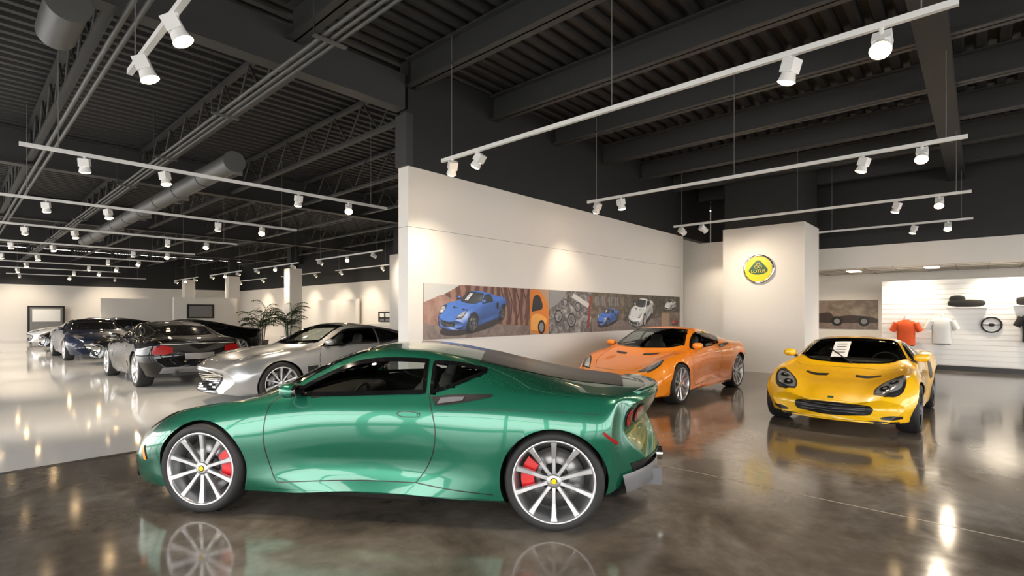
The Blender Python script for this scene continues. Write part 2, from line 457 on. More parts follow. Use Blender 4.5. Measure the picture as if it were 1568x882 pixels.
    def mirror(s,x,z,y,mat):
        for sg in (1,-1):
            s.mb.sell((x,sg*(y+.05),z+.03),(.065,.085,.055),mat,.75)
            s.mb.sell((x-.05,sg*(y+.05),z+.03),(.022,.074,.045),'gloss',.75)
            s.mb.cyl((x,sg*(y-.10),z-.05),(x,sg*(y+.03),z+.01),.022,.02,10,'black')
    def disc(s,ax,x,y,r,mt,o,mirror=True):
        P=[(x+r*math.cos(a),y+r*math.sin(a)) for a in [math.pi*k/12 for k in range(13)]]
        Q=[(x+r*math.cos(a),y-r*math.sin(a)) for a in [math.pi*k/12 for k in range(13)]]
        s.patch(ax,P,Q,mt,o,13,6,mirror=mirror)
    def finish(s):
        s.cut(); o=s.mb.build('fittings',s.root)
        return s.root

def evora(name,paint,loc,yaw,full=True):
    pt=paint+'_t'
    c=Car(name,EVORA,paint,1.2875,-1.2875,.325,.337,.885,cf=.36,cr=.50,loc=loc,yaw=yaw,N=200 if full else 160,H=40 if full else 36,waist=.05)
    c.window('L',[(.66,.862),(.3,.875),(-.37,.905)],[(.60,.895),(.42,.995),(.20,1.085),(-.05,1.115),(-.34,1.108)])
    c.window('L',[(-.425,.905),(-.55,.945),(-.78,1.035)],[(-.40,1.10),(-.58,1.085),(-.79,1.045)],border=.024)
    c.window('T',[(.70,-.64),(.90,-.45),(.99,0),(.90,.45),(.70,.64)],[(.18,-.48),(.25,-.25),(.27,0),(.25,.25),(.18,.48)],mirror=False,n=40)
    c.patch('T',[(-.72,-.50),(-.68,0),(-.72,.50)],[(-1.78,-.40),(-1.80,0),(-1.78,.40)],'cover',.003,30,30,mirror=False)
    c.patch('L',[(-.465,.820),(-.62,.838),(-.86,.888)],[(-.43,.875),(-.60,.895),(-.87,.903)],'black',.004,18,5)
    c.patch('L',[(-.48,.832),(-.57,.845),(-.66,.858)],[(-.50,.87),(-.58,.878),(-.67,.882)],'carbon',.008,16,4)
    g=.007
    c.ribbon('L',[(.72,.860),(.785,.79),(.80,.62),(.785,.45),(.74,.30),(.70,.245)],g,'black',.0015,n=40)
    c.ribbon('L',[(.70,.245),(.2,.275),(-.33,.285)],g,'black',.0015,n=40)
    c.ribbon('L',[(-.33,.285),(-.40,.38),(-.455,.50),(-.475,.65),(-.44,.80),(-.40,.90)],g,'black',.0015,n=40)
    c.ribbon('L',[(-.33,.285),(-.6,.255),(-.88,.235)],g,'black',.0015,n=20)
    c.ribbon('L',[(-.48,.79),(-.9,.81),(-1.3,.81),(-1.70,.79)],.003,'black',.001,n=30)
    c.ribbon('L',[(.85,.180),(0,.185),(-.86,.185)],.035,'black',.003,n=40)
    hd=[(-.36,.765),(-.30,.775),(-.22,.775),(-.19,.76),(-.22,.742),(-.30,.740),(-.35,.745)]
    c.ribbon('L',hd,.006,'black',.002,n=40,closed=True); c.patch('L',[(-.34,.750),(-.21,.750)],[(-.34,.768),(-.21,.768)],pt,.009,10,3)
    c.ribbon('T',[(.98,.62),(1.3,.58),(1.65,.50),(1.9,.36)],.006,'black',.0015,n=40)
    c.ribbon('T',[(1.92,-.36),(1.98,0),(1.92,.36)],.006,'black',.0015,n=30,mirror=False)
    c.patch('T',[(1.28,.16),(1.24,.30),(1.17,.40)],[(1.20,.16),(1.16,.30),(1.10,.40)],'black',.003,14,5)
    c.patch('T',[(1.97,.44),(1.85,.50),(1.70,.58),(1.56,.68)],[(1.93,.62),(1.84,.67),(1.70,.715),(1.56,.70)],'black',.003,20,8)
    c.patch('T',[(1.94,.47),(1.85,.52),(1.72,.59),(1.61,.665)],[(1.90,.60),(1.83,.65),(1.71,.695),(1.61,.69)],'lampclear',.006,20,8)
    c.patch('F',[(-.40,.235),(0,.225),(.40,.235)],[(-.46,.345),(0,.36),(.46,.345)],'black',.004,30,8,mirror=False)
    c.patch('F',[(.52,.23),(.66,.26)],[(.53,.33),(.68,.34)],'black',.004,14,6)
    c.ribbon('F',[(-.66,.19),(0,.185),(.66,.19)],.035,'black',.006,n=40,mirror=False)
    c.ribbon('L',[(1.83,.46),(1.80,.42),(1.785,.36)],.03,'amber',.007,n=12)
    c.ribbon('L',[(-1.61,.685),(-1.71,.59)],.018,'lampred',.005,n=10)
    for y in (.66,.48):
        for (r,mt,o) in ((.070,'black',.004),(.058,'lampred',.010),(.022,'chrome',.014)): c.disc('B',y,.74,r,mt,o)
    c.patch('B',[(-.60,.32),(0,.30),(.60,.32)],[(-.66,.42),(0,.44),(.66,.42)],'black',.005,30,6,mirror=False)
    for y in (-.40,-.14,.14,.40): c.mb.box(-2.06,-1.7,y-.008,y+.008,.20,.32,'carbon')
    rows=[[(-1.62,y,.20) ,(-1.92+.30*(abs(y)/.8)**2.2,y,.205),(-2.08+.36*(abs(y)/.8)**2.2,y,.24),(-2.07+.38*(abs(y)/.8)**2.2,y,.36)] for y in [-.76+.05*k for k in range(31)]]
    c.mb.grid(rows,'carbon',True)
    c.mb.cyl((-1.95,0,.33),(-2.12,0,.33),.055,.055,20,'chrome')
    rows=[]
    for k in range(33):
        y=-.54+1.08*k/32; q=(abs(y)/.54)
        zz=.896+.012*(1-q**4); xx=-2.07+.18*q**2.2
        rows.append([(xx+.22,y,zz-.035),(xx+.10,y,zz-.004),(xx,y,zz+.010),(xx-.010,y,zz+.002),(xx+.05,y,zz-.035),(xx+.16,y,zz-.06)])
    c.mb.grid(rows,pt,True,True); c.mb.poly(rows[0],pt); c.mb.poly(rows[-1],pt)
    c.mirror(.60,.875,.80,pt)
    c.seats(-.05,'leathergrey',dash=.60,zr=1.05)
    c.wheels('alloy',10,.262,.276,True)
    return c.finish()

def elise(name,paint,loc,yaw):
    c=Car(name,ELISE,paint,1.15,-1.15,.30,.315,.835,cf=.42,cr=.25,loc=loc,yaw=yaw,N=190,H=38)
    c.window('L',[(.40,.805),(.1,.815),(-.33,.83)],[(.36,.83),(.22,.93),(.05,1.015),(-.15,1.035),(-.35,1.025)])
    c.window('T',[(.42,-.62),(.62,-.42),(.70,0),(.62,.42),(.42,.62)],[(.06,-.47),(.10,-.25),(.12,0),(.10,.25),(.06,.47)],mirror=False,n=40)
    c.patch('T',[(-.55,-.40),(-.53,.40)],[(-.80,-.38),(-.82,.38)],'gloss',.004,20,6,mirror=False)
    for x in (-1.0,-1.1,-1.2,-1.3): c.ribbon('T',[(x,-.34),(x,.34)],.035,'black',.004,n=20,mirror=False)
    c.patch('L',[(-.55,.56),(-.62,.50),(-.72,.52)],[(-.55,.70),(-.62,.76),(-.74,.74)],'black',.004,12,8)
    g=.007
    c.ribbon('L',[(.42,.80),(.46,.7),(.44,.45),(.40,.30),(-.38,.30),(-.46,.5),(-.42,.82)],g,'black',.0015,n=60)
    c.ribbon('T',[(.72,.62),(.80,.52),(.82,0)],.006,'black',.0015,n=30)
    c.patch('T',[(1.06,.15),(1.07,.28),(1.02,.42)],[(1.15,.16),(1.16,.28),(1.09,.43)],'black',.003,16,5)
    A=[(1.68,.42),(1.58,.42),(1.45,.47),(1.32,.56),(1.22,.65)]; B=[(1.69,.53),(1.62,.63),(1.52,.70),(1.38,.71),(1.22,.67)]
    c.patch('T',A,B,'black',.003,24,10)
    c.patch('T',[(1.655,.44),(1.57,.445),(1.46,.495),(1.36,.56)],[(1.66,.52),(1.60,.605),(1.51,.675),(1.38,.685)],'lampclear',.006,20,8)
    for (x,y,r) in ((1.58,.525,.058),(1.46,.60,.048)):
        for rr,mt,o in ((r,'black',.010),(r*.8,'chrome',.014),(r*.35,'lampclear',.018)): c.disc('T',x,y,rr,mt,o)
    c.patch('F',[(-.42,.30),(-.38,.245),(-.2,.225),(0,.22),(.2,.225),(.38,.245),(.42,.30)],[(-.42,.31),(-.38,.355),(-.2,.375),(0,.38),(.2,.375),(.38,.355),(.42,.31)],'black',.004,50,10,mirror=False)
    for z in (.26,.29,.32,.35): c.ribbon('F',[(-.34,z),(.34,z)],.006,'carbon',.008,n=30,mirror=False)
    c.patch('F',[(.50,.205),(.59,.20),(.69,.215)],[(.49,.225),(.59,.25),(.695,.25)],'black',.004,14,5)
    c.ribbon('F',[(-.66,.172),(0,.168),(.66,.172)],.022,'black',.006,n=40,mirror=False)
    c.patch('F',[(-.03,.42),(.03,.42)],[(-.03,.44),(.03,.44)],'green_t',.004,8,3,mirror=False)
    for y in (.55,.40): c.disc('B',y,.68,.05,'lampred',.008)
    c.mirror(.42,.84,.74,paint+'_t')
    c.seats(-.15,'leather',dash=.38,zr=.98)
    c.mb.tube([(.72,.05,.775),(.45,-.25,.955)],.008,'black')
    tp=[[c.proj('T',x,y,.010) for x in (.60,.54,.48,.42,.36,.30,.26)] for y in (-.02,-.07,-.12,-.17,-.22)]
    c.mb.grid(tp,'trimwhite',False)
    for x in (.52,.46,.40,.34):
        c.mb.grid([[c.proj('T',x,y,.013),c.proj('T',x-.02,y,.013)] for y in (-.06,-.12,-.18)],'duct',False)
    c.wheels('alloydark',6,.225,.24)
    return c.finish()

def gt(name,paint,loc,yaw,full=False):
    c=Car(name,GT,paint,1.37,-1.37,.34,.345,.90,cf=.40,cr=.28,loc=loc,yaw=yaw,N=120 if not full else 160,H=30)
    hl=full
    c.window('L',[(.62,.90),(.2,.905),(-.45,.92)],[(.56,.93),(.38,1.03),(.15,1.145),(-.1,1.18),(-.45,1.175)],hole=hl)
    c.window('L',[(-.50,.925),(-.7,.94),(-1.05,1.0)],[(-.50,1.17),(-.75,1.135),(-1.08,1.03)],hole=False,border=.02)
    c.window('T',[(.68,-.66),(.86,-.45),(.95,0),(.86,.45),(.68,.66)],[(.10,-.50),(.16,-.25),(.18,0),(.16,.25),(.10,.50)],hole=hl,mirror=False,n=30)
    c.window('T',[(-.90,-.47),(-.84,0),(-.90,.47)],[(-1.62,-.40),(-1.72,0),(-1.62,.40)],hole=False,mirror=False)
    c.ribbon('L',[(.66,.90),(.1,.892),(-.5,.905),(-1.08,.99)],.014,'chrome',.006,n=40)
    g=.008
    c.ribbon('L',[(.66,.88),(.72,.7),(.70,.4),(.62,.25),(-.5,.25),(-.58,.4),(-.60,.65),(-.5,.90)],g,'black',.0015,n=60)
    c.ribbon('L',[(.95,.60),(.72,.62)],.022,'chrome',.005,n=12); c.patch('L',[(.76,.50),(.94,.48)],[(.76,.59),(.94,.58)],'black',.004,10,5)
    c.ribbon('L',[(-.30,.77),(-.45,.775)],.018,'chrome',.008,n=8)
    # wide barred grille
    c.patch('F',[(-.40,.27),(0,.24),(.40,.27)],[(-.52,.50),(-.28,.56),(0,.575),(.28,.56),(.52,.50)],'black',.004,30,12,mirror=False)
    c.ribbon('F',[(-.52,.49),(-.28,.565),(0,.58),(.28,.565),(.52,.49)],.018,'chrome',.014,n=40,mirror=False)
    for k in range(8):
        z=.28+.034*k; w=.39+.016*k
        c.ribbon('F',[(-w,z),(0,z-.004),(w,z)],.017,'chrome',.018,n=24,mirror=False)
    c.patch('F',[(-.5,.205),(.5,.205)],[(-.46,.235),(.46,.235)],'black',.004,24,5,mirror=False)
    c.patch('T',[(2.02,.46),(1.85,.54),(1.62,.64)],[(1.98,.64),(1.85,.71),(1.62,.70)],'lampclear',.005,18,8)
    c.ribbon('T',[(.97,.60),(1.4,.55),(1.8,.48),(2.1,.36)],.006,'black',.0015,n=30)
    c.patch('B',[(.46,.70),(.60,.66),(.78,.68)],[(.46,.80),(.62,.84),(.76,.80)],'lampred',.006,14,6)
    c.patch('B',[(-.26,.56),(.26,.56)],[(-.26,.68),(.26,.68)],'duct',.006,10,4,mirror=False)
    c.patch('B',[(-.66,.30),(.66,.30)],[(-.62,.42),(.62,.42)],'carbon',.006,30,5,mirror=False)
    c.ribbon('B',[(-.66,.86),(0,.87),(.66,.86)],.012,'chrome',.006,n=24,mirror=False)
    for y in (.42,-.42): c.mb.cyl((-2.1,y,.30),(-2.36,y,.30),.05,.05,16,'chrome')
    c.mirror(.55,.94,.82,{'pblack':'black','pwhite':'white'}.get(paint,paint)+'_t')
    if full: c.seats(-.05,'leathergrey',dash=.60,zr=1.08)
    c.wheels('alloy',10,.262,.266)
    return c.finish()

M['logoy']=pbr('badge_yellow',(0.95,0.66,0.005),0.4)
M['logog']=pbr('badge_green',(0.01,0.10,0.05),0.3)
A180=math.pi
evora('green_sports_car','green',(2.695,3.652),math.radians(124.9))
orange_root=evora('orange_sports_car','orange',(9.25,4.42),A180,False)
yellow_root=elise('yellow_sports_car','yellow',(9.14,1.36),A180)
gt('silver_sports_car','silver',(4.97,9.15),A180,True)
gt('black_sports_car','pblack',(3.4,13.8),math.pi/2)
gt('black_sports_car.001','pblack',(5.0,18.7),A180)
gt('blue_sports_car','blue',(3.3,22.3),-math.pi/2)
gt('black_sports_car.002','pblack',(4.6,26.6),A180)
gt('white_sports_car','pwhite',(4.6,31.0),A180)

# ------------------------------------------------------------------ room
U0,U1,V0,V1=-5.5,18.8,-7.5,40.0
b=MB(); b.box(U0,U1,V0,6.55,-.2,0,'floor'); b.box(4.622,4.636,V0,6.2,-.01,.0012,'joint'); b.build('floor')
b=MB(); b.box(U0,U1,6.62,V1,-.2,0.0,'floorw'); b.build('floor_white')
b=MB(); b.box(U0,U1,6.55,6.62,-.2,.004,'strip'); b.build('trim_threshold')
b=MB(); b.box(-80,90,-80,120,-.5,-.22,'pave'); b.build('ground')

WH=3.63
b=MB(); b.box(4.545,14.0,6.2,6.44,0,WH,'white')
b.box(4.54,14.002,6.196,6.2,2.74,2.745,'duct'); b.box(4.54,4.545,6.2,6.44,2.74,2.745,'duct')
b.build('wall_feature')
b=MB(); b.box(4.56,16.0,6.22,6.42,WH,5.2,'dark'); b.box(4.50,4.62,6.18,6.46,WH,4.4,'beam'); b.build('wall_bulkhead')
b=MB(); b.box(13.56,15.0,3.04,4.93,0,WH,'white'); b.build('pillar_sign')
b=MB(); b.box(13.6,15.0,3.08,4.9,WH,5.2,'dark'); b.build('pillar_sign_upper')
b=MB(); b.box(15.7,16.0,5.55,6.9,0,WH,'white'); b.build('wall_return')
b=MB(); b.box(U1,U1+.2,V0,14,0,5.2,'white'); b.build('wall_back')
b=MB(); b.box(16.0,16.2,V0,5.5,2.65,3.21,'white'); b.build('wall_fascia')
b=MB(); b.box(16.05,16.2,V0,6.2,3.21,5.2,'dark'); b.build('wall_fascia_upper')
b=MB(); b.box(16.2,U1,V0,6.2,2.66,2.72,'white')
for k in range(5): b.box(16.2+.6*k,16.215+.6*k,V0,6.2,2.652,2.66,'duct')
for k in range(22): b.box(16.2,U1,V0+.61*k,V0+.61*k+.015,2.652,2.66,'duct')
b.build('ceiling_soffit')
for i,(u,v) in enumerate(((17.1,2.6),(16.9,.9),(17.5,-1.5),(17.3,4.0))):
    b=MB(); b.box(u-.28,u+.28,v-.14,v+.14,2.630,2.640,'panel'); b.box(u-.3,u+.3,v-.16,v+.16,2.640,2.651,'trimwhite'); b.build('recessed_light' if i==0 else 'recessed_light.%03d'%i)
b=MB(); b.box(U0,14.6,V1,V1+.2,0,3.1,'white'); b.box(U0,14.6,V1,V1+.2,3.1,5.2,'dark'); b.build('wall_far')
b=MB(); b.box(14.4,14.6,6.9,V1,0,3.1,'white'); b.box(14.4,14.6,6.9,V1,3.1,5.2,'dark'); b.build('wall_hall_right')
b=MB(); b.box(5.3,8.2,33.5,33.7,0,2.25,'white'); b.build('wall_partition_1')
b=MB(); b.box(7.9,11.0,31.0,31.2,0,2.3,'white'); b.box(8.5,9.8,30.96,31.0,1.2,1.95,'black'); b.box(8.6,9.7,30.94,30.96,1.28,1.87,'duct'); b.build('wall_partition_2')
b=MB(); b.box(14.1,14.2,23.5,28.0,0,2.2,'white'); b.build('wall_partition_3')
for i,(u,v) in enumerate(((11.3,24.7),(11.3,32.6),(10.6,38.3),(11.34,15.9))):
    b=MB(); b.box(u-.3,u+.3,v-.3,v+.3,0,WH,'white'); b.box(u-.2,u+.2,v-.2,v+.2,WH,5.0,'dark'); b.build('column' if i==0 else 'column.%03d'%i)
b=MB(); b.box(3.0,4.6,39.6,39.7,.4,1.9,'black'); b.box(3.1,4.5,39.58,39.6,.5,1.8,'duct'); b.box(3.2,4.4,39.56,39.58,1.0,1.7,'trimwhite'); b.box(3.0,4.6,39.3,39.9,0,.08,'black'); b.box(3.1,3.2,39.6,39.7,0,.4,'black'); b.box(4.4,4.5,39.6,39.7,0,.4,'black'); b.build('poster_stand')
b=MB(); b.box(14.33,14.39,13.0,22.0,1.05,1.55,'black')
for k in range(18):
    v=13.15+k*.49
    b.box(14.31,14.33,v,v+.36,1.28,1.48,'trimwhite' if k%3 else 'duct'); b.box(14.31,14.33,v,v+.36,1.10,1.2,'duct')
b.build('sample_display_board')
b=MB(); b.box(13.0,13.9,12,22,0,.9,'white'); b.box(12.95,13.9,12,22,.9,.95,'trimwhite'); b.build('display_counter')

def storefront(name,axis,pos,a0,a1,step):
    b=MB()
    def bx(a,c,z0,z1,m,t=.08):
        if axis=='u': b.box(pos-t,pos+t,a,c,z0,z1,m)
        else: b.box(a,c,pos-t,pos+t,z0,z1,m)
    bx(a0,a1,3.7,5.2,'dark'); bx(a0,a1,0,.25,'beam')
    a=a0
    while a<a1: bx(a,min(a+.22,a1),.25,3.7,'beam'); a+=step
    bx(a0,a1,2.55,2.63,'beam',.05)
    b.build(name)
storefront('window_1','u',U0,V0,V1,2.3)
storefront('window_2','v',V0,U0,U1,2.5)

b=MB(); v=V0; prof=[]
while v<V1:
    prof += [(v,5.20),(v+.09,5.20),(v+.12,5.27),(v+.21,5.27)]; v+=.24
rows=[[(U0,p[0],p[1]) for p in prof],[(U1,p[0],p[1]) for p in prof]]
b.grid(rows,'deck',False); b.box(U0,U1,V0,V1,5.32,5.4,'deck'); b.build('ceiling')

def ibeam(b,p0,p1,z0,z1,w,mat='beam'):
    (x0,y0),(x1,y1)=p0,p1
    if abs(x1-x0)<1e-6:
        b.box(x0-w/2,x0+w/2,y0,y1,z0,z0+.025,mat); b.box(x0-w/2,x0+w/2,y0,y1,z1-.025,z1,mat); b.box(x0-.012,x0+.012,y0,y1,z0,z1,mat)
    else:
        b.box(x0,x1,y0-w/2,y0+w/2,z0,z0+.025,mat); b.box(x0,x1,y0-w/2,y0+w/2,z1-.025,z1,mat); b.box(x0,x1,y0-.012,y0+.012,z0,z1,mat)
b=MB()
u=4.6-1.75*5
while u<16:
    ibeam(b,(u,V0),(u,6.2),4.78,5.19,.2); u+=1.75
b.build('beam_right_bay')
b=MB(); b.box(U0,4.49,6.2,6.42,4.45,4.95,'beam'); b.build('beam_girder')
for i,v in enumerate((14.3,22.3,30.3)):
    b=MB(); ibeam(b,(U0,v),(14.4,v),4.45,5.19,.25); b.build('beam_girder.%03d'%(i+1))
b=MB(); b.box(U0,16.0,.25,.55,4.60,4.77,'dark'); b.build('beam_cross')
b=MB(); u=-4.6
while u<14:
    for z in (4.55,5.15): b.box(u-.05,u+.05,6.5,V1,z-.025,z+.025,'beam')
    v=6.5; up=True
    while v<V1-.5:
        z0,z1=(4.55,5.15) if up else (5.15,4.55)
        b.cyl((u,v,z0),(u,v+.5,z1),.018,.018,5,'beam',False); v+=.5; up=not up
    u+=1.9
b.build('ceiling_joists')
b=MB()
for u in (2.6,2.68,2.76): b.cyl((u,-5,4.32),(u,V1,4.32),.022,.022,8,'ductd')
v=-4
while v<V1: b.box(2.5,2.86,v-.03,v+.03,4.28,4.30,'ductd'); b.cyl((2.5,v,4.3),(2.5,v,5.2),.008,.008,5,'beam',False); v+=3
for u in (1.15,1.25): b.cyl((u,-5,4.34),(u,V1,4.34),.028,.028,8,'ductd')
b.build('ceiling_conduits')
def duct(name,u,z,v0,v1,r):
    b=MB(); b.cyl((u,v0,z),(u,v1,z),r,r,28,'ductd')
    v=v0
    while v<=v1: b.cyl((u,v-.02,z),(u,v+.02,z),r+.012,r+.012,28,'ductd'); v+=1.5
    v=v0+.3
    while v<v1-.8: b.box(u+r*.6,u+r+.05,v,v+.5,z-.12,z+.04,'black'); b.box(u+r*.6,u+r+.07,v-.02,v+.0,z-.14,z+.06,'duct'); b.box(u+r*.6,u+r+.07,v+.5,v+.52,z-.14,z+.06,'duct'); v+=3
    b.build(name)
duct('air_duct',3.25,4.02,9.3,23.5,.165)
duct('air_duct.001',.72,4.23,6.0,6.75,.16)

# ------------------------------------------------------------------ track lights
def spot(name,parent,loc,target,power,size=80,blend=.9,col=(1,.84,.64)):
    l=bpy.data.lights.new(name,'SPOT'); l.energy=power; l.spot_size=math.radians(size); l.spot_blend=blend; l.color=col; l.shadow_soft_size=.05
    o=bpy.data.objects.new(name,l); COL.objects.link(o); o.location=loc
    o.rotation_euler=(Vector(target)-Vector(loc)).to_track_quat('-Z','Y').to_euler(); o.parent=parent
TN=[0]
def track(axis,fix,a0,a1,heads,z=3.53,wires=3):
    nm='track_light' if TN[0]==0 else 'track_light.%03d'%TN[0]; TN[0]+=1
    e=empty(nm)
    def P(a,h): return Vector((fix,a,h)) if axis=='v' else Vector((a,fix,h))
    b=MB()
    if axis=='v': b.box(fix-.02,fix+.02,a0,a1,z-.02,z+.025,'trimwhite')
    else: b.box(a0,a1,fix-.02,fix+.02,z-.02,z+.025,'trimwhite')
    for k in range(wires):
        a=a0+(a1-a0)*(k+.08)/(wires-.84); b.cyl(P(a,z),P(a,5.2),.005,.005,5,'duct',False)
    b.build('rail',e)
    for i,(a,tu,tv,tz,pw) in enumerate(heads):
        piv=P(a,z-.13); tgt=Vector((tu,tv,tz)); d=(tgt-piv).normalized()
        T=Matrix.Translation(piv)@d.to_track_quat('-Z','Y').to_matrix().to_4x4()
        h=MB()
        h.cyl(P(a,z-.02),P(a,z-.09),.016,.016,10,'trimwhite')
        h.box(-.058,.058,-.05,.05,-.02,.085,'trimwhite',T)
        h.cyl(T@Vector((0,0,-.02)),T@Vector((0,0,-.09)),.052,.068,20,'trimwhite',False)
        rr=[]
        for q in range(6):
            ph=math.pi/2*q/5; rad=.060*math.cos(ph)+.0005; zz=-.086-.026*math.sin(ph)
            rr.append([T@Vector((rad*math.cos(2*math.pi*k/20),rad*math.sin(2*math.pi*k/20),zz)) for k in range(20)])
        h.grid(rr,'lamp',True,True)
        h.build('head_%d'%(i+1),e)
        if pw>0: spot('spot_%d'%(i+1),e,T@Vector((0,0,-.17)),tgt,pw*1.5)
for u in (4.52,8.02,11.67,15.0):
    hs=[(5.19,u+.5,6.2,1.7,50),(4.69,u-.2,6.2,1.4,50),(1.12,u+.3,2.2,0,110),(.52,u-2.4,.6,.4,110)]
    if u==8.02: hs[1]=(4.69,8.6,4.5,.7,110)
    if u==11.67: hs[0]=(5.19,13.56,4.6,2.2,60); hs[1]=(4.69,13.56,3.7,2.2,70)
    track('v',u,.1,5.4,hs)
track('v',1.05,.1,5.4,[(4.89,2.3,4.2,0,110),(4.06,2.6,3.0,0,110)])
for i,v in enumerate((8.65,12.55,16.45,20.35,24.25,28.15,32.0)):
    track('u',v,.58,5.83,[(1.2,1.6,v+1,0,190),(2.1,2.5,v-.5,0,0),(4.05,4.2,v+1.,0,190),(5.0,3.6,v-2.6,0.3,120 if i>0 else 0)],wires=2)
for i,v in enumerate((14.5,20.5,26.5,33.)):
    track('v',9.6,v,v+4.5,[(v+.5,14.4,v+.8,1.5,140),(v+2.2,7.6,v-1,0,0),(v+4.2,14.4,v+4,1.5,140)],wires=2)
    track('v',12.6,v-2,v+2.5,[(v-1.5,14.4,v-1.2,1.3,120),(v+2,14.4,v+2.2,1.3,120)],wires=2)
track('u',37.0,2,8,[(2.5,2.8,39.9,1.5,200),(4.5,3.5,34,1.0,0),(6.5,6.8,39.9,1.5,200)],wires=2)
e=empty('soffit_downlights')
for i,(u,v) in enumerate(((16.9,1.4),(16.8,-.4),(17.0,3.2))):
    spot('downlight_%d'%i,e,(u,v,2.6),(u+.6,v,1.0),130,120)

# ------------------------------------------------------------------ murals
def flat(name,r,g,bb,rough=.35): 
    if name not in M: M[name]=pbr(name,(r,g,bb),rough)
    return name
def photo_mat(name,c0,c1,c2,scale,wave=False,dist=4):
    m,nt,bs=newmat(name); tc=nt.nodes.new('ShaderNodeTexCoord')
    t=nt.nodes.new('ShaderNodeTexWave' if wave else 'ShaderNodeTexNoise'); t.inputs['Scale'].default_value=scale
    if wave: t.inputs['Distortion'].default_value=dist; t.inputs['Detail'].default_value=4; t.inputs['Detail Scale'].default_value=.9
    else: t.inputs['Detail'].default_value=5; t.inputs['Distortion'].default_value=.8
    cr=nt.nodes.new('ShaderNodeValToRGB'); e=cr.color_ramp.elements
    e[0].position=.25; e[0].color=(*c0,1); e[1].position=.78; e[1].color=(*c2,1); k=e.new(.5); k.color=(*c1,1)
    nt.links.new(tc.outputs['Object'],t.inputs['Vector']); nt.links.new(t.outputs[0],cr.inputs[0]); nt.links.new(cr.outputs[0],bs.inputs['Base Color'])
    bs.inputs['Roughness'].default_value=.35; M[name]=m
photo_mat('ph_rock',(.12,.05,.035),(.22,.095,.065),(.33,.17,.12),1.6,True,7)
photo_mat('ph_rock2',(.20,.10,.07),(.36,.20,.15),(.46,.30,.24),5)
photo_mat('ph_engine',(.02,.02,.025),(.16,.15,.15),(.55,.53,.5),9)
photo_mat('ph_brick',(.05,.04,.035),(.15,.11,.08),(.35,.28,.22),6)
photo_mat('ph_grass',(.03,.03,.03),(.10,.08,.06),(.25,.2,.16),8)
photo_mat('ph_track',(.10,.07,.05),(.22,.17,.13),(.42,.36,.30),3)
photo_mat('ph_road',(.14,.10,.09),(.22,.17,.15),(.30,.24,.21),7)
for n,c in (('ph_dk',(.015,.015,.018)),('ph_grey',(.25,.25,.26)),('ph_or',(.65,.20,.02)),('ph_or2',(.80,.38,.08)),('ph_tan',(.42,.28,.19)),('ph_wht',(.6,.6,.58)),('ph_red',(.30,.04,.025)),('ph_shadow',(.05,.035,.03))): flat(n,*c)
mi,nt,bs=newmat('print_ink'); at=nt.nodes.new('ShaderNodeAttribute'); at.attribute_name='ink'; nt.links.new(at.outputs['Color'],bs.inputs['Base Color']); bs.inputs['Roughness'].default_value=.35
class Pic:
    """flat printed picture drawn on a wall plane"""
    def __init__(s,b,axis,fix,sg,a0,a1,z0,z1,flip=False):
        s.b,s.axis,s.fix,s.sg,s.a0,s.a1,s.z0,s.z1,s.flip=b,axis,fix,sg,a0,a1,z0,z1,flip; s.k=1
    def P(s,x,y,d):
        if s.flip: x=1-x
        a=s.a0+(s.a1-s.a0)*x; z=s.z0+(s.z1-s.z0)*y
        return (a,s.fix+s.sg*d,z) if s.axis=='u' else (s.fix+s.sg*d,a,z)
    def poly(s,pts,mat,sm=False):
        if sm: 
            q=resample([(p[0],p[1],0) for p in pts+[pts[0]]],60); pts=[(p.x,p.y) for p in q[:-1]]
        s.k+=1; s.b.poly([s.P(min(1,max(0,x)),min(1,max(0,y)),.0003*s.k) for x,y in pts],mat)
    def disc(s,x,y,r,mat,asp=1.0,n=20): s.poly([(x+r*asp*math.cos(2*math.pi*i/n),y+r*math.sin(2*math.pi*i/n)) for i in range(n)],mat)
PV=[];PF=[];PC=[]
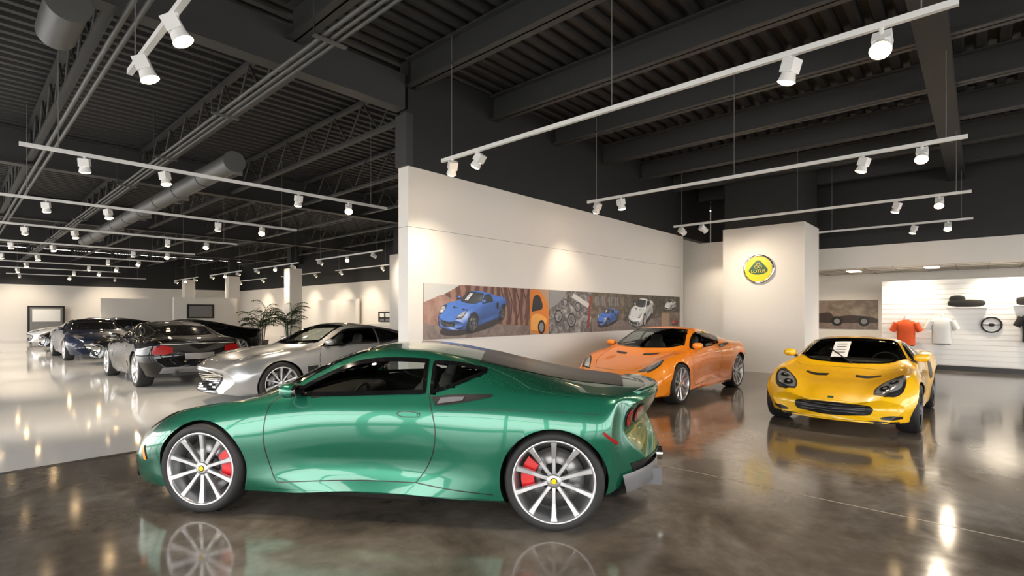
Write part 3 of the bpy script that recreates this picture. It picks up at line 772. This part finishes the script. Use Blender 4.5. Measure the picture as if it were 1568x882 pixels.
def print_car(root,uc,zb,s,col,az=42,el=13):
    """picture of a car printed on the mural: model outline flattened onto the print, light and shade baked into the ink per face corner"""
    az,el=math.radians(az),math.radians(el)
    c=Vector((math.cos(az)*math.cos(el),math.sin(az)*math.cos(el),math.sin(el))); f=-c; r=f.cross(Vector((0,0,1))).normalized(); up=r.cross(f)
    L=Vector((.45,.35,.85)).normalized(); Hh=(L+c).normalized()
    D=7.5
    base=len(PV)
    for k in range(28):
        a=2*math.pi*k/28; p=Vector((1.95*math.cos(a),.98*math.sin(a),0)); w=D/(D-p.dot(c)); PV.append((uc+p.dot(r)*s*w,6.1790,zb+p.dot(up)*s*w))
    PF.append(tuple(range(base,base+28))); PC.extend([(.03,.022,.02)]*28)  # dark ellipse printed as the pictured car's cast shadow
    for ob in root.children:
        me=ob.data; lm=Matrix.Translation(ob.location)@ob.rotation_euler.to_matrix().to_4x4(); r3=lm.to_3x3()
        co=[lm@v.co for v in me.vertices]; nn=[r3@v.normal for v in me.vertices]
        base=len(PV)
        for p in co:
            w=D/(D-p.dot(c)); PV.append((uc+p.dot(r)*s*w, 6.1775-(p.dot(c)+2.6)*.0009, zb+p.dot(up)*s*w))
        isb=ob.name.startswith('body')
        for pl in me.polygons:
            fn=r3@pl.normal
            if isb and fn.dot(c)<.0: continue
            mn=me.materials[pl.material_index].name if me.materials else ''
            if mn.startswith('paint'): bc=col; sp=.55
            elif 'glass' in mn: bc=(.03,.035,.04); sp=.5
            else: bc=BASE.get(mn,(.1,.1,.1)); sp=.15
            if mn.startswith('tyre'): sp=.02
            PF.append(tuple(base+i for i in pl.vertices))
            for i in pl.vertices:
                n=nn[i]
                if n.dot(c)<0: n=-n
                d=max(0,n.dot(L)); sky=.5+.5*n.z; h=max(0,n.dot(Hh))**22*sp
                e=.22+.25*sky+.75*d
                PC.append((min(1,bc[0]*e+h),min(1,bc[1]*e+h),min(1,bc[2]*e+h)))  # computed shade and highlight go into the ink colour
b=MB(); z0,z1=1.063,1.92
def mk(a0,a1,bg):
    b.box(a0,a1,6.183,6.1955,z0,z1,bg); return Pic(b,'u',6.183,-1,a0,a1,z0,z1)
p=mk(4.816,7.27,'ph_rock')
p.poly([(0,0),(1,0),(1,.20),(.7,.24),(.3,.30),(0,.34)],'ph_road')
p.poly([(0,1),(0,.60),(.10,.74),(.2,.86),(.30,1)],'ph_wht'); p.poly([(0,.66),(0,.30),(.25,.28),(.28,.62),(.16,.80),(.08,.74)],'ph_rock2',True)
for k in range(4):
    x=.68+.08*k; p.poly([(x,.98),(x+.010,.98),(x+.05,.72),(x+.042,.45),(x+.016,.28),(x+.008,.28),(x+.032,.46),(x+.040,.70)],'ph_shadow',False)
p=mk(7.28,7.855,'ph_tan'); p.poly([(0,.1),(0,.9),(.4,.98),(.8,.8),(1,.5),(.95,.1),(.5,0)],'ph_or',True); p.poly([(.05,.1),(.1,.4),(.5,.45),(.9,.3),(.5,.1)],'ph_or2',True); p.poly([(.1,.5),(.2,.82),(.5,.85),(.65,.58)],'ph_dk',True); p.disc(.60,.16,.16,'ph_dk',1.2); p.disc(.60,.16,.10,'ph_grey',1.2)
p=mk(7.865,9.335,'ph_engine'); p.poly([(0,1),(0,.55),(.25,.75),(.4,1)],'ph_grey')
for (x,y,r) in ((.2,.4,.15),(.5,.3,.17),(.65,.62,.12),(.35,.72,.09)): p.disc(x,y,r,'ph_dk',.58); p.disc(x,y,r*.8,'ph_grey',.58); p.disc(x,y,r*.6,'ph_engine',.58)
p.poly([(.55,.95),(.95,.7),(.9,.6),(.5,.85)],'ph_wht'); p.poly([(.88,.1),(.95,.9),(1,.9),(.93,.05)],'ph_red')
p=mk(9.34,10.715,'ph_brick'); p.poly([(0,0),(1,0),(1,.28),(0,.34)],'ph_road')
for k in range(4): p.poly([(.1+.2*k,.66),(.20+.2*k,.66),(.20+.2*k,.90),(.1+.2*k,.90)],'ph_grey'); p.poly([(.145+.2*k,.66),(.155+.2*k,.66),(.155+.2*k,.90),(.145+.2*k,.90)],'ph_dk')
p=mk(10.72,12.62,'ph_grass'); p.poly([(0,0),(1,0),(1,.34),(0,.26)],'ph_road')
p=mk(12.63,13.74,'ph_track'); p.poly([(0,.5),(1,.5),(1,1),(0,1)],'ph_grass'); p.poly([(.0,.0),(.42,.0),(.42,.48),(0,.48)],'ph_tan')
mo=b.build('mural_print')
print_car(yellow_root,5.92,1.31,.46,(.06,.18,.60))
print_car(yellow_root,10.03,1.27,.27,(.06,.18,.60))
print_car(orange_root,11.62,1.36,.38,(.72,.72,.70),28,16)
print_car(orange_root,13.18,1.60,.19,(.75,.75,.73),35,10)
print_car(yellow_root,13.44,1.17,.12,(.55,.05,.03),50,10)
pm=bpy.data.meshes.new('printed_cars'); pm.from_pydata(PV,[],PF); pm.materials.append(mi)
at=pm.color_attributes.new('ink','FLOAT_COLOR','CORNER'); flatc=[]
for q in PC: flatc += [q[0],q[1],q[2],1.0]
at.data.foreach_set('color',flatc)
po=bpy.data.objects.new('printed_cars',pm); COL.objects.link(po); po.parent=mo
b=MB(); b.box(U1-.02,U1-.005,2.25,4.6,.98,1.87,'ph_track'); p=Pic(b,'v',U1-.02,-1,2.25,4.6,.98,1.87,True)
p.poly([(0,0),(1,0),(1,.3),(0,.25)],'ph_road'); p.poly([(.05,.22),(.15,.42),(.45,.58),(.52,.42),(.70,.48),(.95,.40),(.95,.22)],'ph_shadow',True)
for x in (.18,.55,.85): p.disc(x,.27,.17,'ph_dk',.38); p.disc(x,.27,.09,'ph_grey',.38)
b.build('mural_print.001')
b=MB(); b.box(U1-.02,U1-.005,5.0,6.1,.98,1.87,'ph_brick'); b.build('mural_print.002')

# round sign on pillar
b=MB(); T=Matrix.Translation((13.55,4.05,2.56))@Matrix.Rotation(math.pi/2,4,'Z')
r=.36
b.lathe([(r,.0),(r,.05),(r-.03,.06),(r-.045,.05)],'chrome',64,T); b.lathe([(r-.045,.052),(.001,.052)],'logoy',64,T)
def sp(x,z,d): return (13.55-d,4.05-x,2.56+z)
b.poly([sp(p.x*.92,p.y*.92,.055) for p in resample([(-.20,-.10,0),(-.24,-.02,0),(-.12,.14,0),(-.05,.22,0),(0,.235,0),(.05,.22,0),(.12,.14,0),(.24,-.02,0),(.20,-.10,0),(.1,-.14,0),(0,-.15,0),(-.1,-.14,0),(-.20,-.10,0)],60)[:-1]],'logog')
for (x,z) in ((-.045,.055),(.045,.055),(0,.11)):
    ring=[[sp(x+rr*math.cos(a),z+rr*math.sin(a),.057) for rr in (.032,.042)] for a in [2*math.pi*k/20 for k in range(21)]]
    b.grid(ring,'logoy',False)
sg=b.build('round_wall_sign')
tx=bpy.data.curves.new('letters','FONT'); tx.body='LOTUS'; tx.size=.11; tx.extrude=.002; tx.align_x='CENTER'
to=bpy.data.objects.new('letters',tx); COL.objects.link(to); tx.materials.append(M['logoy'])
to.location=(13.55-.06,4.05,2.56-.09); to.rotation_euler=(math.pi/2,0,-math.pi/2); to.parent=sg

# slat wall with merchandise
b=MB(); b.box(17.4,U1,-4.5,2.0,0,2.31,'white')
z=.15
while z<2.25: b.box(17.385,17.4,-4.5,2.0,z,z+.115,'trimwhite'); z+=.13
b.box(17.39,17.41,-4.5,2.0,0,.12,'black'); b.build('slat_wall')
def shirt(name,v,z,mat,u=17.18):
    b=MB(); rows=[]
    for zz,w,d in ((-.36,.20,.09),(-.2,.195,.09),(0,.20,.10),(.12,.225,.11),(.2,.23,.10),(.26,.19,.08),(.30,.09,.06),(.32,.065,.055)):
        rows.append([(u+d*math.cos(a),v+w*math.sin(a),z+zz) for a in [2*math.pi*k/24 for k in range(24)]])
    b.grid(rows,mat,True,True)
    for s in (1,-1): b.cyl((u,v+s*.19,z+.22),(u,v+s*.30,z+.0),.085,.072,16,mat)
    b.cyl((u,v,z+.32),(u,v,z+.42),.05,.045,14,'trimwhite'); b.cyl((u,v,z-.36),(u,v,z-.38),.18,.18,24,'black'); b.cyl((u,v,z+.36),(17.380,v,z+.36),.012,.012,8,'chrome')
    b.build(name)
flat('cloth_orange',.75,.10,.02,.8); flat('cloth_white',.72,.72,.71,.8); flat('cloth_black',.015,.015,.015,.8)
shirt('shirt_display',1.45,.98,'cloth_orange'); shirt('shirt_display.001',.72,1.05,'cloth_white')
b=MB(); b.box(17.15,17.380,-.15,.65,1.60,1.62,'trimwhite'); b.sell((17.27,.25,1.72),(.09,.36,.09),'cloth_black',.6); b.sell((17.27,.42,1.82),(.07,.16,.10),'cloth_black',.8); b.build('bag_display')
b=MB(); T=Matrix.Translation((17.36,-.22,1.18))@Matrix.Rotation(math.pi/2,4,'Z')
b.lathe([(.20,-.02),(.20,.02),(.165,.02),(.165,-.02),(.20,-.02)],'cloth_black',40,T)
b.box(17.35,17.38,-.385,-.055,1.168,1.192,'cloth_black'); b.sell((17.355,-.22,1.18),(.02,.055,.04),'cloth_black',.7); b.build('round_logo_display')
shirt('shirt_display.002',-.95,1.15,'cloth_black')
b=MB(); b.box(17.1,17.380,-1.3,-.6,1.64,1.66,'trimwhite'); b.sell((17.25,-.9,1.76),(.1,.25,.10),'cloth_black',.5); b.build('bag_display.001')

b=MB(); b.box(16.6,17.3,5.4,6.6,0,1.02,'white'); b.box(16.9,16.94,5.9,6.4,1.08,1.42,'black'); b.cyl((16.92,6.15,1.02),(16.92,6.15,1.1),.03,.03,10,'black'); b.build('reception_desk')

def palm(name,u,v,h,seed):
    rnd=random.Random(seed); b=MB()
    b.lathe([(0.001,0),(.18,0),(.24,.40),(.26,.42),(.22,.42),(.21,.38),(.001,.38)],'pot',24,Matrix.Translation((u,v,0))@Matrix.Rotation(math.pi/2,4,'X'))
    for s in range(6):
        a=rnd.random()*6.28; bx,by=u+.07*math.cos(a),v+.07*math.sin(a); hh=h*(.45+.35*rnd.random())
        b.cyl((bx,by,.35),(bx+.1*math.cos(a),by+.1*math.sin(a),hh),.018,.012,6,'leaf')
        for f in range(8):
            az=rnd.random()*6.28; L=.6+.5*rnd.random(); el=rnd.uniform(.6,1.4)
            base=Vector((bx+.1*math.cos(a),by+.1*math.sin(a),hh-.25*rnd.random())); d=Vector((math.cos(az),math.sin(az),0)); sd=Vector((-d.y,d.x,0))
            pts=[base+d*(L*t*math.cos(el*(1-.3*t)))+Vector((0,0,L*(t*math.sin(el)-.45*t*t*t))) for t in [k/10 for k in range(11)]]
            for k in range(10): b.cyl(pts[k],pts[k+1],.006,.005,4,'leaf',False)
            for k in range(2,11):
                for s2 in (1,-1):
                    l=.22*math.sin(math.pi*(k/11)**.8)+.05; tip=pts[k]+sd*s2*l+d*l*.6+Vector((0,0,-.06)); w=d*.03
                    b.poly([pts[k]-w,pts[k]+w,tip],'leaf')
    b.build(name)
palm('potted_palm',8.2,20.6,1.9,1); palm('potted_palm.001',9.7,21.6,2.0,7)

# ------------------------------------------------------------------ world + camera
w=bpy.data.worlds.new('World'); scene.world=w; w.use_nodes=True
bg=w.node_tree.nodes['Background']; bg.inputs[0].default_value=(1.0,.98,.95,1); bg.inputs[1].default_value=6.7
cam=bpy.data.cameras.new('camera'); co=bpy.data.objects.new('camera',cam); COL.objects.link(co)
co.location=(0,0,1.46); co.rotation_euler=(math.pi/2,0,math.radians(-47.68)); cam.lens=18.05; cam.sensor_width=36; cam.shift_y=.0249; cam.clip_end=300
scene.camera=co
scene.view_settings.view_transform='Standard'
